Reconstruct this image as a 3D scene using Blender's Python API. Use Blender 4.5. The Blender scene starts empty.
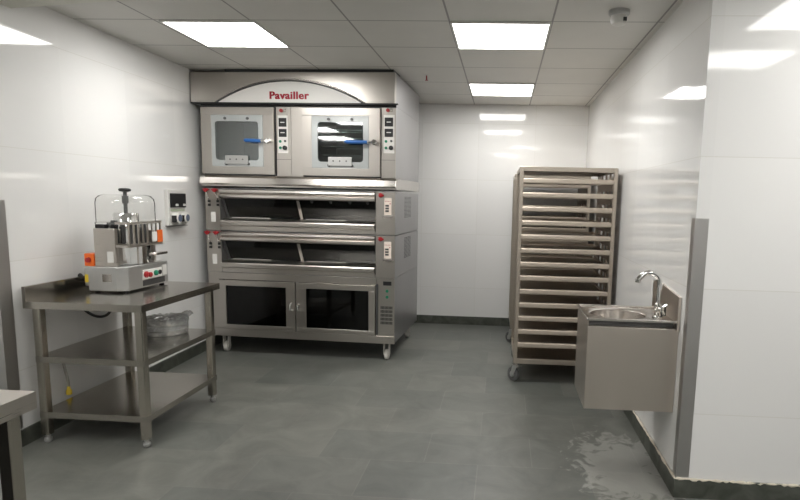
import bpy, bmesh, math, random
from mathutils import Vector, Matrix
R = math.radians
random.seed(4)
scn = bpy.context.scene
COL = scn.collection

# ------------------------------------------------------------------ materials
def new_mat(name):
    m = bpy.data.materials.new(name); m.use_nodes = True
    nt = m.node_tree; b = nt.nodes['Principled BSDF']
    return m, nt, b

def plain(name, col, rough=.5, metal=0.0, spec=.5, var=.04, scale=30.0, coat=0.0):
    """procedural base: slight noise in tone and gloss"""
    m, nt, b = new_mat(name)
    tc = nt.nodes.new('ShaderNodeTexCoord'); n = nt.nodes.new('ShaderNodeTexNoise')
    n.inputs['Scale'].default_value = scale; n.inputs['Detail'].default_value = 3
    nt.links.new(tc.outputs['Object'], n.inputs['Vector'])
    r = nt.nodes.new('ShaderNodeMapRange')
    r.inputs['To Min'].default_value = 1 - var; r.inputs['To Max'].default_value = 1 + var
    nt.links.new(n.outputs['Fac'], r.inputs['Value'])
    mx = nt.nodes.new('ShaderNodeVectorMath'); mx.operation = 'SCALE'
    mx.inputs[0].default_value = col[:3]
    nt.links.new(r.outputs[0], mx.inputs['Scale']); nt.links.new(mx.outputs[0], b.inputs['Base Color'])
    b.inputs['Roughness'].default_value = rough; b.inputs['Metallic'].default_value = metal
    b.inputs['Specular IOR Level'].default_value = spec
    b.inputs['Coat Weight'].default_value = coat
    return m

def steel(name, col=(.56, .53, .49), rough=.3, streak=(1, 1, 60), bump=.05, rvar=.08, aniso=0.0):
    m, nt, b = new_mat(name)
    tc = nt.nodes.new('ShaderNodeTexCoord'); mp = nt.nodes.new('ShaderNodeMapping')
    mp.inputs['Scale'].default_value = streak
    nt.links.new(tc.outputs['Object'], mp.inputs['Vector'])
    n = nt.nodes.new('ShaderNodeTexNoise'); n.inputs['Scale'].default_value = 6; n.inputs['Detail'].default_value = 4
    nt.links.new(mp.outputs[0], n.inputs['Vector'])
    n2 = nt.nodes.new('ShaderNodeTexNoise'); n2.inputs['Scale'].default_value = 2.5; n2.inputs['Detail'].default_value = 2
    nt.links.new(tc.outputs['Object'], n2.inputs['Vector'])
    r = nt.nodes.new('ShaderNodeMapRange'); r.inputs['To Min'].default_value = rough - rvar; r.inputs['To Max'].default_value = rough + rvar
    nt.links.new(n.outputs['Fac'], r.inputs['Value']); nt.links.new(r.outputs[0], b.inputs['Roughness'])
    r2 = nt.nodes.new('ShaderNodeMapRange'); r2.inputs['To Min'].default_value = .93; r2.inputs['To Max'].default_value = 1.05
    nt.links.new(n2.outputs['Fac'], r2.inputs['Value'])
    mx = nt.nodes.new('ShaderNodeVectorMath'); mx.operation = 'SCALE'; mx.inputs[0].default_value = col
    nt.links.new(r2.outputs[0], mx.inputs['Scale']); nt.links.new(mx.outputs[0], b.inputs['Base Color'])
    bp = nt.nodes.new('ShaderNodeBump'); bp.inputs['Strength'].default_value = bump; bp.inputs['Distance'].default_value = .002
    nt.links.new(n2.outputs['Fac'], bp.inputs['Height']); nt.links.new(bp.outputs[0], b.inputs['Normal'])
    b.inputs['Metallic'].default_value = 1
    b.inputs['Anisotropic'].default_value = aniso
    return m

def clear(name, tint, gloss_rough=.03, facing=.08, milk=0.0, ior=1.5):
    """thin sheet glass or acrylic: tinted see-through plus reflection"""
    m, nt, b = new_mat(name)
    nt.nodes.remove(b); out = nt.nodes['Material Output']
    t = nt.nodes.new('ShaderNodeBsdfTransparent'); t.inputs[0].default_value = (*tint, 1)
    g = nt.nodes.new('ShaderNodeBsdfGlossy'); g.inputs['Roughness'].default_value = gloss_rough
    g.inputs[0].default_value = (1, 1, 1, 1)
    f = nt.nodes.new('ShaderNodeFresnel'); f.inputs[0].default_value = ior
    ad = nt.nodes.new('ShaderNodeMath'); ad.inputs[1].default_value = facing; ad.use_clamp = True
    nt.links.new(f.outputs[0], ad.inputs[0])
    mx = nt.nodes.new('ShaderNodeMixShader')
    nt.links.new(ad.outputs[0], mx.inputs[0])
    src = t.outputs[0]
    if milk:
        d = nt.nodes.new('ShaderNodeBsdfDiffuse'); d.inputs[0].default_value = (.75, .78, .78, 1)
        mm = nt.nodes.new('ShaderNodeMixShader'); mm.inputs[0].default_value = milk
        nt.links.new(t.outputs[0], mm.inputs[1]); nt.links.new(d.outputs[0], mm.inputs[2]); src = mm.outputs[0]
    nt.links.new(src, mx.inputs[1]); nt.links.new(g.outputs[0], mx.inputs[2])
    nt.links.new(mx.outputs[0], out.inputs['Surface'])
    return m

def math_node(nt, op, a, b=None, clampit=False):
    n = nt.nodes.new('ShaderNodeMath'); n.operation = op; n.use_clamp = clampit
    for i, v in enumerate((a, b)):
        if v is None: continue
        if isinstance(v, (int, float)): n.inputs[i].default_value = v
        else: nt.links.new(v, n.inputs[i])
    return n.outputs[0]

def grid_lines(nt, coord, origin, size, half):
    """1 on a joint, 0 elsewhere"""
    a = math_node(nt, 'SUBTRACT', coord, origin - size * 100)
    a = math_node(nt, 'DIVIDE', a, size)
    a = math_node(nt, 'FRACT', a)
    a = math_node(nt, 'SUBTRACT', a, .5)
    a = math_node(nt, 'ABSOLUTE', a)
    return math_node(nt, 'GREATER_THAN', a, .5 - half / size)

YBACK = 6.93
def wall_tiles():
    m, nt, b = new_mat('glazed_wall_tile')
    g = nt.nodes.new('ShaderNodeNewGeometry')
    p = nt.nodes.new('ShaderNodeSeparateXYZ'); nt.links.new(g.outputs['Position'], p.inputs[0])
    nn = nt.nodes.new('ShaderNodeSeparateXYZ'); nt.links.new(g.outputs['Normal'], nn.inputs[0])
    ax = math_node(nt, 'GREATER_THAN', math_node(nt, 'ABSOLUTE', nn.outputs[0]), .5)
    mu = nt.nodes.new('ShaderNodeMix'); mu.data_type = 'FLOAT'
    nt.links.new(ax, mu.inputs['Factor']); nt.links.new(p.outputs[0], mu.inputs[2]); nt.links.new(p.outputs[1], mu.inputs[3])
    u = mu.outputs[0]
    lu = grid_lines(nt, u, -.313, .655, .0016); lv = grid_lines(nt, p.outputs[2], .45, .641, .0022)
    lu = math_node(nt, 'MULTIPLY', lu, math_node(nt, 'GREATER_THAN', p.outputs[1], YBACK - .2))
    ln = math_node(nt, 'MAXIMUM', lu, lv)
    # each tile a very little different in tone and in tilt
    iu = math_node(nt, 'FLOOR', math_node(nt, 'DIVIDE', math_node(nt, 'ADD', u, .313), .655))
    iv = math_node(nt, 'FLOOR', math_node(nt, 'DIVIDE', math_node(nt, 'SUBTRACT', p.outputs[2], .45), .641))
    cb = nt.nodes.new('ShaderNodeCombineXYZ'); nt.links.new(iu, cb.inputs[0]); nt.links.new(iv, cb.inputs[1]); nt.links.new(ax, cb.inputs[2])
    wn = nt.nodes.new('ShaderNodeTexWhiteNoise'); nt.links.new(cb.outputs[0], wn.inputs[0])
    tone = nt.nodes.new('ShaderNodeMapRange'); tone.inputs['To Min'].default_value = .97; tone.inputs['To Max'].default_value = 1.02
    nt.links.new(wn.outputs['Value'], tone.inputs['Value'])
    vs = nt.nodes.new('ShaderNodeVectorMath'); vs.operation = 'SCALE'; vs.inputs[0].default_value = (.78, .775, .765)
    nt.links.new(tone.outputs[0], vs.inputs['Scale'])
    mx = nt.nodes.new('ShaderNodeMix'); mx.data_type = 'RGBA'
    nt.links.new(ln, mx.inputs['Factor']); nt.links.new(vs.outputs[0], mx.inputs[6]); mx.inputs[7].default_value = (.70, .69, .66, 1)
    nt.links.new(mx.outputs[2], b.inputs['Base Color'])
    b.inputs['Roughness'].default_value = .055; b.inputs['Specular IOR Level'].default_value = .5
    # gentle glaze waviness plus tile tilt
    sub = nt.nodes.new('ShaderNodeVectorMath'); sub.operation = 'SUBTRACT'; sub.inputs[1].default_value = (.5, .5, .5)
    nt.links.new(wn.outputs['Color'], sub.inputs[0])
    sc = nt.nodes.new('ShaderNodeVectorMath'); sc.operation = 'SCALE'; sc.inputs['Scale'].default_value = .008
    nt.links.new(sub.outputs[0], sc.inputs[0])
    no = nt.nodes.new('ShaderNodeTexNoise'); no.inputs['Scale'].default_value = 7; no.inputs['Detail'].default_value = 2
    nt.links.new(g.outputs['Position'], no.inputs['Vector'])
    bp = nt.nodes.new('ShaderNodeBump'); bp.inputs['Strength'].default_value = .12; bp.inputs['Distance'].default_value = .004
    nt.links.new(no.outputs['Fac'], bp.inputs['Height'])
    ad = nt.nodes.new('ShaderNodeVectorMath'); nt.links.new(bp.outputs[0], ad.inputs[0]); nt.links.new(sc.outputs[0], ad.inputs[1])
    nr = nt.nodes.new('ShaderNodeVectorMath'); nr.operation = 'NORMALIZE'; nt.links.new(ad.outputs[0], nr.inputs[0])
    nt.links.new(nr.outputs[0], b.inputs['Normal'])
    return m

def slate_floor():
    m, nt, b = new_mat('slate_floor_tile')
    g = nt.nodes.new('ShaderNodeNewGeometry')
    mp = nt.nodes.new('ShaderNodeMapping'); nt.links.new(g.outputs['Position'], mp.inputs[0])
    mp.inputs['Location'].default_value = (.1, .2, 0)
    br = nt.nodes.new('ShaderNodeTexBrick'); nt.links.new(mp.outputs[0], br.inputs['Vector'])
    br.inputs['Scale'].default_value = 1; br.inputs['Brick Width'].default_value = .62; br.inputs['Row Height'].default_value = .42
    br.inputs['Mortar Size'].default_value = .003; br.offset = .5
    br.inputs['Color1'].default_value = (.104, .110, .101, 1); br.inputs['Color2'].default_value = (.144, .146, .131, 1)
    br.inputs['Mortar'].default_value = (.15, .15, .137, 1)
    n = nt.nodes.new('ShaderNodeTexNoise'); n.inputs['Scale'].default_value = 3.4; n.inputs['Detail'].default_value = 8; n.inputs['Roughness'].default_value = .65
    n.inputs['Distortion'].default_value = 1.2
    nt.links.new(g.outputs['Position'], n.inputs['Vector'])
    r = nt.nodes.new('ShaderNodeMapRange'); r.inputs['From Min'].default_value = .3; r.inputs['From Max'].default_value = .7
    r.inputs['To Min'].default_value = .72; r.inputs['To Max'].default_value = 1.26
    nt.links.new(n.outputs['Fac'], r.inputs['Value'])
    vs = nt.nodes.new('ShaderNodeVectorMath'); vs.operation = 'SCALE'
    nt.links.new(br.outputs['Color'], vs.inputs[0]); nt.links.new(r.outputs[0], vs.inputs['Scale'])
    # builders' dust left near the foot of the right wall
    d = nt.nodes.new('ShaderNodeVectorMath'); d.operation = 'SUBTRACT'; d.inputs[1].default_value = (.74, 3.22, 0)
    nt.links.new(g.outputs['Position'], d.inputs[0])
    d2 = nt.nodes.new('ShaderNodeVectorMath'); d2.operation = 'MULTIPLY'; d2.inputs[1].default_value = (3.4, 1.9, 0)
    nt.links.new(d.outputs[0], d2.inputs[0])
    le = nt.nodes.new('ShaderNodeVectorMath'); le.operation = 'LENGTH'; nt.links.new(d2.outputs[0], le.inputs[0])
    n2 = nt.nodes.new('ShaderNodeTexNoise'); n2.inputs['Scale'].default_value = 7.5; n2.inputs['Detail'].default_value = 6; n2.inputs['Distortion'].default_value = 2
    nt.links.new(g.outputs['Position'], n2.inputs['Vector'])
    k = math_node(nt, 'SUBTRACT', 1.0, le.outputs['Value'])
    k = math_node(nt, 'ADD', math_node(nt, 'MULTIPLY', k, .5), math_node(nt, 'SUBTRACT', n2.outputs['Fac'], .52))
    k = math_node(nt, 'MULTIPLY', k, 2.6, True)
    k = math_node(nt, 'MINIMUM', k, .34)
    mx = nt.nodes.new('ShaderNodeMix'); mx.data_type = 'RGBA'
    nt.links.new(k, mx.inputs['Factor']); nt.links.new(vs.outputs[0], mx.inputs[6]); mx.inputs[7].default_value = (.5, .49, .46, 1)
    nt.links.new(mx.outputs[2], b.inputs['Base Color'])
    rr = nt.nodes.new('ShaderNodeMapRange'); rr.inputs['To Min'].default_value = .3; rr.inputs['To Max'].default_value = .5
    nt.links.new(n.outputs['Fac'], rr.inputs['Value']); nt.links.new(rr.outputs[0], b.inputs['Roughness'])
    bp = nt.nodes.new('ShaderNodeBump'); bp.inputs['Strength'].default_value = .25; bp.inputs['Distance'].default_value = .004
    nt.links.new(n.outputs['Fac'], bp.inputs['Height']); nt.links.new(bp.outputs[0], b.inputs['Normal'])
    return m

T = .632; XA = -.370; Y0 = 6.285 + .012      # ceiling grid pitch and origin
H = 2.59
def ceiling_tiles():
    m, nt, b = new_mat('ceiling_tile')
    g = nt.nodes.new('ShaderNodeNewGeometry')
    p = nt.nodes.new('ShaderNodeSeparateXYZ'); nt.links.new(g.outputs['Position'], p.inputs[0])
    lu = grid_lines(nt, p.outputs[0], XA, T, .006); lv = grid_lines(nt, p.outputs[1], Y0, T, .006)
    ln = math_node(nt, 'MAXIMUM', lu, lv)
    n = nt.nodes.new('ShaderNodeTexNoise'); n.inputs['Scale'].default_value = 3; nt.links.new(g.outputs['Position'], n.inputs['Vector'])
    r = nt.nodes.new('ShaderNodeMapRange'); r.inputs['To Min'].default_value = .92; r.inputs['To Max'].default_value = 1.06
    nt.links.new(n.outputs['Fac'], r.inputs['Value'])
    vs = nt.nodes.new('ShaderNodeVectorMath'); vs.operation = 'SCALE'; vs.inputs[0].default_value = (.65, .635, .60)
    nt.links.new(r.outputs[0], vs.inputs['Scale'])
    mx = nt.nodes.new('ShaderNodeMix'); mx.data_type = 'RGBA'
    nt.links.new(ln, mx.inputs['Factor']); nt.links.new(vs.outputs[0], mx.inputs[6]); mx.inputs[7].default_value = (.27, .26, .25, 1)
    nt.links.new(mx.outputs[2], b.inputs['Base Color'])
    b.inputs['Roughness'].default_value = .5
    return m

def skirting_mat():
    m, nt, b = new_mat('slate_skirting')
    g = nt.nodes.new('ShaderNodeNewGeometry')
    n = nt.nodes.new('ShaderNodeTexNoise'); n.inputs['Scale'].default_value = 9; n.inputs['Detail'].default_value = 6; n.inputs['Distortion'].default_value = 1
    nt.links.new(g.outputs['Position'], n.inputs['Vector'])
    cr = nt.nodes.new('ShaderNodeValToRGB'); cr.color_ramp.elements[0].position = .3; cr.color_ramp.elements[0].color = (.035, .04, .03, 1)
    cr.color_ramp.elements[1].position = .75; cr.color_ramp.elements[1].color = (.10, .105, .09, 1)
    nt.links.new(n.outputs['Fac'], cr.inputs[0]); nt.links.new(cr.outputs[0], b.inputs['Base Color'])
    b.inputs['Roughness'].default_value = .45
    return m

def lamp_mat(strength):
    m, nt, b = new_mat('lit_diffuser')
    nt.nodes.remove(b)
    e = nt.nodes.new('ShaderNodeEmission'); e.inputs[0].default_value = (1, .985, .95, 1); e.inputs[1].default_value = strength
    nt.links.new(e.outputs[0], nt.nodes['Material Output'].inputs['Surface'])
    return m

M = dict(
    tile=wall_tiles(), floor=slate_floor(), ceil=ceiling_tiles(), skirt=skirting_mat(), lamp=lamp_mat(9.5), lamp_soft=lamp_mat(6.0),
    steel=steel('brushed_steel', (.60, .56, .515), .30, (1, 1, 60)),
    front=steel('oven_steel', (.51, .48, .445), .30, (2, 90, 90), .0, .022),
    side=steel('oven_side_steel', (.44, .435, .44), .38, (2, 60, 60), .0, .02),
    bright=steel('bright_steel', (.62, .585, .55), .21, (2, 90, 90), .0, .02),
    table=steel('polished_table_steel', (.40, .375, .335), .2, (8, 8, 1), .04, .05),
    leg=steel('table_tube_steel', (.47, .44, .385), .24, (60, 60, 1), .02),
    rack=steel('rack_steel', (.50, .445, .38), .36, (2, 60, 60), .0, .03),
    tray=steel('rack_shelf_steel', (.36, .30, .25), .40, (2, 60, 60), .0, .03),
    sink=steel('sink_steel', (.66, .60, .54), .3, (3, 3, 1), .03, .03),
    guard=steel('corner_guard_steel', (.50, .49, .48), .38, (60, 60, 1), .02),
    chrome=steel('chrome', (.78, .78, .77), .06, (1, 1, 1), 0, .02),
    dgrey=plain('dark_grey_metal', (.10, .10, .10), .4, .6),
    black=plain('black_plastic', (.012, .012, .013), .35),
    near_black=plain('dark_oven_interior', (.02, .02, .019), .6),  # near-black for oven insides, grille holes and vent slots
    cavity=plain('cavity_reflection_grey', (.16, .19, .19), .35, .5),  # paler grey stands in for a reflection in the left oven window
    rubber=plain('castor_rubber', (.10, .10, .10), .55),
    nylon=plain('pale_castor_nylon', (.62, .60, .56), .45),
    white=plain('white_panel', (.80, .78, .75), .35, var=.02),
    cream=plain('cream_keypad', (.80, .70, .62), .4, var=.02),
    red=plain('red_plastic', (.36, .012, .018), .35),
    redtext=plain('red_lettering', (.50, .015, .04), .4),
    green=plain('green_plastic', (.01, .22, .12), .35),
    blue=plain('blue_handle_grip', (.02, .13, .42), .35),
    orange=plain('orange_plastic', (.80, .15, .02), .4),
    yellow=plain('yellow_sticker', (.75, .55, .04), .45),
    cable=plain('black_cable', (.015, .015, .015), .5),
    hose=plain('grey_hose', (.30, .29, .26), .5),
    plaster=plain('filler_plaster', (.66, .60, .50), .8, var=.2),
    offwhite=plain('offwhite_plastic', (.70, .69, .66), .4),
    shelf=plain('dull_shelf_steel', (.50, .435, .365), .42, .55, var=.06, scale=6),
    castal=plain('cast_aluminium', (.50, .50, .49), .42, .85),
    g_dark=clear('dark_tinted_glass', (.07, .072, .072), .04, .0, .0, 1.4),
    g_deck=clear('deck_oven_glass', (.22, .24, .235), .04, .0, .0, 1.35),
    g_door=clear('oven_door_glass', (.70, .76, .76), .03, .07),
    g_edge=clear('etched_glass_border', (.75, .80, .78), .15, .05, .55),
    dome=clear('clear_acrylic', (.96, .96, .95), .05, .055, .05, 1.03),
    film=clear('plastic_wrap', (.86, .86, .84), .14, .10, .32),
)

# ------------------------------------------------------------------ mesh helpers
class MB:
    def __init__(s): s.bm = bmesh.new()
    def box(s, x0, x1, y0, y1, z0, z1):
        v = [s.bm.verts.new((x, y, z)) for x in (x0, x1) for y in (y0, y1) for z in (z0, z1)]
        for q in ((0, 1, 3, 2), (4, 6, 7, 5), (0, 4, 5, 1), (2, 3, 7, 6), (0, 2, 6, 4), (1, 5, 7, 3)):
            s.bm.faces.new([v[i] for i in q])
        return s
    def prism(s, pts, axis, a, b):
        """extrude polygon; axis 0: pts=(y,z), 1: pts=(x,z), 2: pts=(x,y)"""
        def P(p, t):
            return (t, p[0], p[1]) if axis == 0 else (p[0], t, p[1]) if axis == 1 else (p[0], p[1], t)
        A = [s.bm.verts.new(P(p, a)) for p in pts]; B = [s.bm.verts.new(P(p, b)) for p in pts]
        n = len(pts)
        s.bm.faces.new(A); s.bm.faces.new(B[::-1])
        for i in range(n): s.bm.faces.new((A[i], B[i], B[(i + 1) % n], A[(i + 1) % n]))
        return s
    def lathe(s, prof, c=(0, 0, 0), seg=28, axis=2, cap=True):
        rings = []
        for r, h in prof:
            ring = []
            for i in range(seg):
                t = 2 * math.pi * i / seg; a, b = r * math.cos(t), r * math.sin(t)
                p = (a, b, h) if axis == 2 else (h, a, b) if axis == 0 else (a, h, b)
                ring.append(s.bm.verts.new((c[0] + p[0], c[1] + p[1], c[2] + p[2])))
            rings.append(ring)
        for A, B in zip(rings, rings[1:]):
            for i in range(seg):
                s.bm.faces.new((A[i], A[(i + 1) % seg], B[(i + 1) % seg], B[i]))
        if cap:
            s.bm.faces.new(rings[0][::-1]); s.bm.faces.new(rings[-1])
        return s
    def tube(s, pts, r, seg=12, cap=True):
        pts = [Vector(p) for p in pts]; rings = []
        up = Vector((0, 0, 1)); prev = None
        for i, p in enumerate(pts):
            d = (pts[min(i + 1, len(pts) - 1)] - pts[max(i - 1, 0)]).normalized()
            if prev is None:
                n = d.cross(up)
                if n.length < .05: n = d.cross(Vector((1, 0, 0)))
            else:
                n = prev - d * prev.dot(d)
            n.normalize(); prev = n; b = d.cross(n)
            rr = r[i] if isinstance(r, (list, tuple)) else r
            rings.append([s.bm.verts.new(p + n * rr * math.cos(2 * math.pi * k / seg) + b * rr * math.sin(2 * math.pi * k / seg)) for k in range(seg)])
        for A, B in zip(rings, rings[1:]):
            for i in range(seg): s.bm.faces.new((A[i], A[(i + 1) % seg], B[(i + 1) % seg], B[i]))
        if cap: s.bm.faces.new(rings[0][::-1]); s.bm.faces.new(rings[-1])
        return s
    def build(s, name, mat, parent=None, bevel=0.0, smooth=False, loc=None, rot=None):
        bmesh.ops.recalc_face_normals(s.bm, faces=s.bm.faces)
        me = bpy.data.meshes.new(name); s.bm.to_mesh(me); s.bm.free()
        me.materials.append(M[mat] if isinstance(mat, str) else mat)
        o = bpy.data.objects.new(name, me); COL.objects.link(o)
        if parent: o.parent = parent
        if loc: o.location = loc
        if rot: o.rotation_euler = rot
        if smooth:
            for p in me.polygons: p.use_smooth = True
            try: me.set_sharp_from_angle(angle=R(38))
            except Exception: pass
        if bevel:
            md = o.modifiers.new('edge', 'BEVEL'); md.width = bevel; md.segments = 2; md.limit_method = 'ANGLE'; md.angle_limit = R(40)
        return o

def smoothline(pts, n=8):
    pts = [Vector(p) for p in pts]; out = []
    P = [pts[0]] + pts + [pts[-1]]
    for i in range(1, len(P) - 2):
        for k in range(n):
            t = k / n; a, b, c, d = P[i - 1], P[i], P[i + 1], P[i + 2]
            out.append(.5 * ((2 * b) + (-a + c) * t + (2 * a - 5 * b + 4 * c - d) * t * t + (-a + 3 * b - 3 * c + d) * t ** 3))
    out.append(pts[-1]); return out

def tag(o, label, cat, group=None):
    o['label'] = label; o['category'] = cat
    if group: o['group'] = group
    return o
def struct(o): o['kind'] = 'structure'; return o
def empty(name, loc, rz, label, cat, group=None):
    o = bpy.data.objects.new(name, None); COL.objects.link(o); o.location = loc; o.rotation_euler = (0, 0, rz)
    o.empty_display_size = .1
    return tag(o, label, cat, group)
def copy_tree(o, parent=None):
    c = o.copy(); COL.objects.link(c); c.parent = parent
    for ch in list(o.children): copy_tree(ch, c)
    return c

# ------------------------------------------------------------------ the room
XR, YB, YF, YL = .935, 6.93, 2.915, 3.03
def xl(y): return -2.782 - .02 * (y - 3.1)
NX0, NX1, NY0 = -4.9, 3.3, -2.6
struct(MB().box(NX0 - .2, NX1 + .2, NY0 - .2, YB + .2, -.1, 0).build('floor', 'floor'))
struct(MB().box(NX0 - .2, NX1 + .2, NY0 - .2, YB + .2, H, H + .1).build('ceiling', 'ceil'))
struct(MB().prism([(xl(YL), YL), (xl(YB + .2), YB + .2), (NX0 - .2, YB + .2), (NX0 - .2, YL)], 2, 0, H).build('wall_left', 'tile'))
struct(MB().box(XR, NX1 + .2, YF, YB + .2, 0, H).build('wall_right', 'tile'))
struct(MB().box(xl(YB) - .05, XR, YB, YB + .2, 0, H).build('wall_back', 'tile'))
struct(MB().box(NX0 - .2, NX0, NY0, YL, 0, H).build('wall_near_left', 'tile'))
struct(MB().box(NX1, NX1 + .2, NY0, YF, 0, H).build('wall_near_right', 'tile'))
struct(MB().box(NX0 - .2, NX1 + .2, NY0 - .2, NY0, 0, H).build('wall_rear', 'tile'))
# shallow downstand at the opening
struct(MB().prism([(-2.875, 3.285), (-2.0, 3.124), (.93, 2.58), (.93, 2.43), (-2.0, 2.97), (-2.875, 3.03)], 2, 2.5, H).build('trim_1', plain('painted_downstand', (.66, .65, .58), .6)))
BH = .1; BT = .012
struct(MB().box(xl(YB), XR - BT, YB - BT, YB, 0, BH).build('baseboard_back', 'skirt'))
struct(MB().prism([(xl(YL), YL - BT), (xl(YL) + BT, YL - BT), (xl(YB) + BT, YB - BT), (xl(YB), YB - BT)], 2, 0, BH).build('baseboard_left', 'skirt'))
struct(MB().box(XR - BT, XR, YF - BT, YB, 0, BH).build('baseboard_right', 'skirt'))
struct(MB().box(XR, NX1, YF - BT, YF, 0, BH).build('baseboard_right_front', 'skirt'))
# rough filler line along the top of the right-hand skirting
def filler(name, p0, p1, amp, sag=0):
    mb = MB(); n = 60; A = []
    p0 = Vector(p0); p1 = Vector(p1); rnd = random.Random(3)
    pts = []
    for i in range(n + 1):
        t = i / n; p = p0.lerp(p1, t); p.z += rnd.uniform(-.0015, .003) - sag * math.sin(t * 3.0)
        pts.append(p)
    rs = [amp * rnd.uniform(.5, 1.25) for _ in pts]
    mb.tube(pts, rs, 6)
    return struct(mb.build(name, 'plaster'))
filler('trim_2', (XR - .008, YF - .008, BH + .001), (XR - .008, 5.2, BH + .001), .007)
filler('trim_3', (XR - .006, YF - .008, BH + .002), (1.95, YF - .008, BH - .004), .007, .004)

def guard(name, x, y, sx, label, leg_x, leg_y):
    mb = MB(); t = .0035
    z0, z1 = BH + .012, 1.437
    if sx > 0: mb.prism([(x - t, y - t), (x + leg_x, y - t), (x + leg_x, y), (x, y), (x, y + leg_y), (x - t, y + leg_y)], 2, z0, z1)
    else: mb.prism([(x + t, y - t), (x - leg_x, y - t), (x - leg_x, y), (x, y), (x, y + leg_y), (x + t, y + leg_y)], 2, z0, z1)
    o = mb.build(name, 'guard'); return tag(o, label, 'corner guard', 'steel guards on the wall corners')
guard('corner_guard', XR, YF, 1, 'tall flat steel guard on the white corner beside the sink', .062, .05)
guard('corner_guard', xl(YL) + .001, YL, -1, 'steel strip guard on the left wall corner near the work table', .06, .082)

# ceiling lights
def make_light():
    r = empty('ceiling_light', (0, 0, 0), 0, '', 'ceiling light', 'square ceiling lights')
    h = T / 2 - .004
    fr = MB()
    for a, b, c, d in ((-h, h, -h, -h + .014), (-h, h, h - .014, h), (-h, -h + .014, -h + .014, h - .014), (h - .014, h, -h + .014, h - .014)):
        fr.box(a, b, c, d, -.012, .0)
    fr.build('frame', 'offwhite', r)
    MB().box(-h + .014, h - .014, -h + .014, h - .014, -.008, -.001).build('diffuser', 'lamp', r)
    return r
l0 = make_light()
cell = lambda i, j: (XA + T * (i + .5), Y0 - T * (j + .5))   # j counts tiles towards the camera from the far light's far edge
lights = [
    (cell(0, 0), 'lit square ceiling light nearest the back wall'),
    (cell(0, 3), 'lit square ceiling light above the floor midway between oven and rack'),
    (cell(-2.945, 3), 'lit square ceiling light by the left wall, in front of the oven'),
    ((.40, 1.33), 'lit square ceiling light in the near room straight above the camera view'),
    ((1.75, 2.24), 'lit square ceiling light in the near room close before the right-hand wall'),
    ((1.72, 1.14), 'lit square ceiling light in the near room, second out from the right-hand wall'),
    ((-2.50, 1.85), 'lit square ceiling light in the near room, close before the left opening corner'),
    ((-3.50, .87), 'lit square ceiling light in the far left of the near room'),
    ((-3.72, -.50), 'lit square ceiling light in the left rear of the near room'),
    ((.0, -1.2), 'lit square ceiling light in the middle rear of the near room'),
    ((1.80, -1.0), 'lit square ceiling light in the right rear of the near room'),
]
for k, (xy, lab) in enumerate(lights):
    o = l0 if k == 0 else copy_tree(l0)
    o.location = (xy[0], xy[1], H - .0005); o['label'] = lab
    if k in (3, 4, 5):
        for ch in o.children:
            if ch.name.startswith('diffuser'):
                ch.data = ch.data.copy(); ch.data.materials[0] = M['lamp_soft']

# smoke detector and sprinkler
det = empty('smoke_detector', (.625, 3.56, H), 0, 'round white smoke detector on the ceiling near the right wall', 'smoke detector')
MB().lathe([(.060, 0), (.060, -.020), (.052, -.028)], seg=32).build('base', 'castal', det, smooth=True)
MB().lathe([(.046, -.028), (.048, -.055), (.040, -.074), (.014, -.082)], seg=32).build('sensor_cover', 'offwhite', det, smooth=True)
MB().box(.016, .036, -.050, -.038, -.066, -.046).build('indicator', 'black', det)
sp = empty('sprinkler_head', (-.72, 5.36, H), 0, 'tiny red sprinkler head hanging from the ceiling beside the oven top', 'sprinkler')
MB().lathe([(.024, 0), (.024, -.004)], seg=20).build('escutcheon', 'offwhite', sp, smooth=True)
MB().lathe([(.005, -.004), (.006, -.04)], seg=12).build('bulb', 'red', sp, smooth=True)
MB().lathe([(.004, -.04), (.014, -.043), (.014, -.046)], seg=16).build('deflector', 'red', sp, smooth=True)

# ------------------------------------------------------------------ the oven tower
S = .985
yw = -.04426
OV = empty('bakery_oven', (-2.777 * S, 5.337 * S, 0), yw,
           'tall stainless oven tower on castors with glass doors and a red lettered arched canopy', 'oven')
def Z(z): return (z - 1.5) * S + 1.5
def ob(mb, x0, x1, y0, y1, z0, z1): return mb.box(x0 * S, x1 * S, y0 * S, y1 * S, Z(z0), Z(z1))
def obx(name, mat, x0, x1, y0, y1, z0, z1, parent=None, bevel=0):
    return ob(MB(), x0, x1, y0, y1, z0, z1).build(name, mat, parent or OV, bevel)
def shell(mb, x0, x1, y0, y1, z0, z1, t=.02):
    """box open at its front (y0)"""
    ob(mb, x0, x1, y1 - t, y1, z0, z1); ob(mb, x0, x0 + t, y0, y1 - t, z0, z1); ob(mb, x1 - t, x1, y0, y1 - t, z0, z1)
    ob(mb, x0 + t, x1 - t, y0, y1 - t, z0, z0 + t); ob(mb, x0 + t, x1 - t, y0, y1 - t, z1 - t, z1); return mb
def frame4(mb, x0, x1, z0, z1, X0, X1, Z0, Z1, y0, y1):
    """flat frame: outer x0..x1,z0..z1, hole X0..X1,Z0..Z1"""
    ob(mb, x0, x1, y0, y1, z0, Z0); ob(mb, x0, x1, y0, y1, Z1, z1); ob(mb, x0, X0, y0, y1, Z0, Z1); ob(mb, X1, x1, y0, y1, Z0, Z1); return mb
D = 1.10; W = 1.803
def oring(name, mat, x, y0, y1, z, r, parent=None, seg=18):
    """round boss standing out of the front"""
    return MB().lathe([(r * .92, y0 * S), (r, y0 * S + .001), (r, y1 * S)], (x * S, 0, Z(z)), seg, axis=1).build(name, mat, parent or OV, smooth=True)

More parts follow.
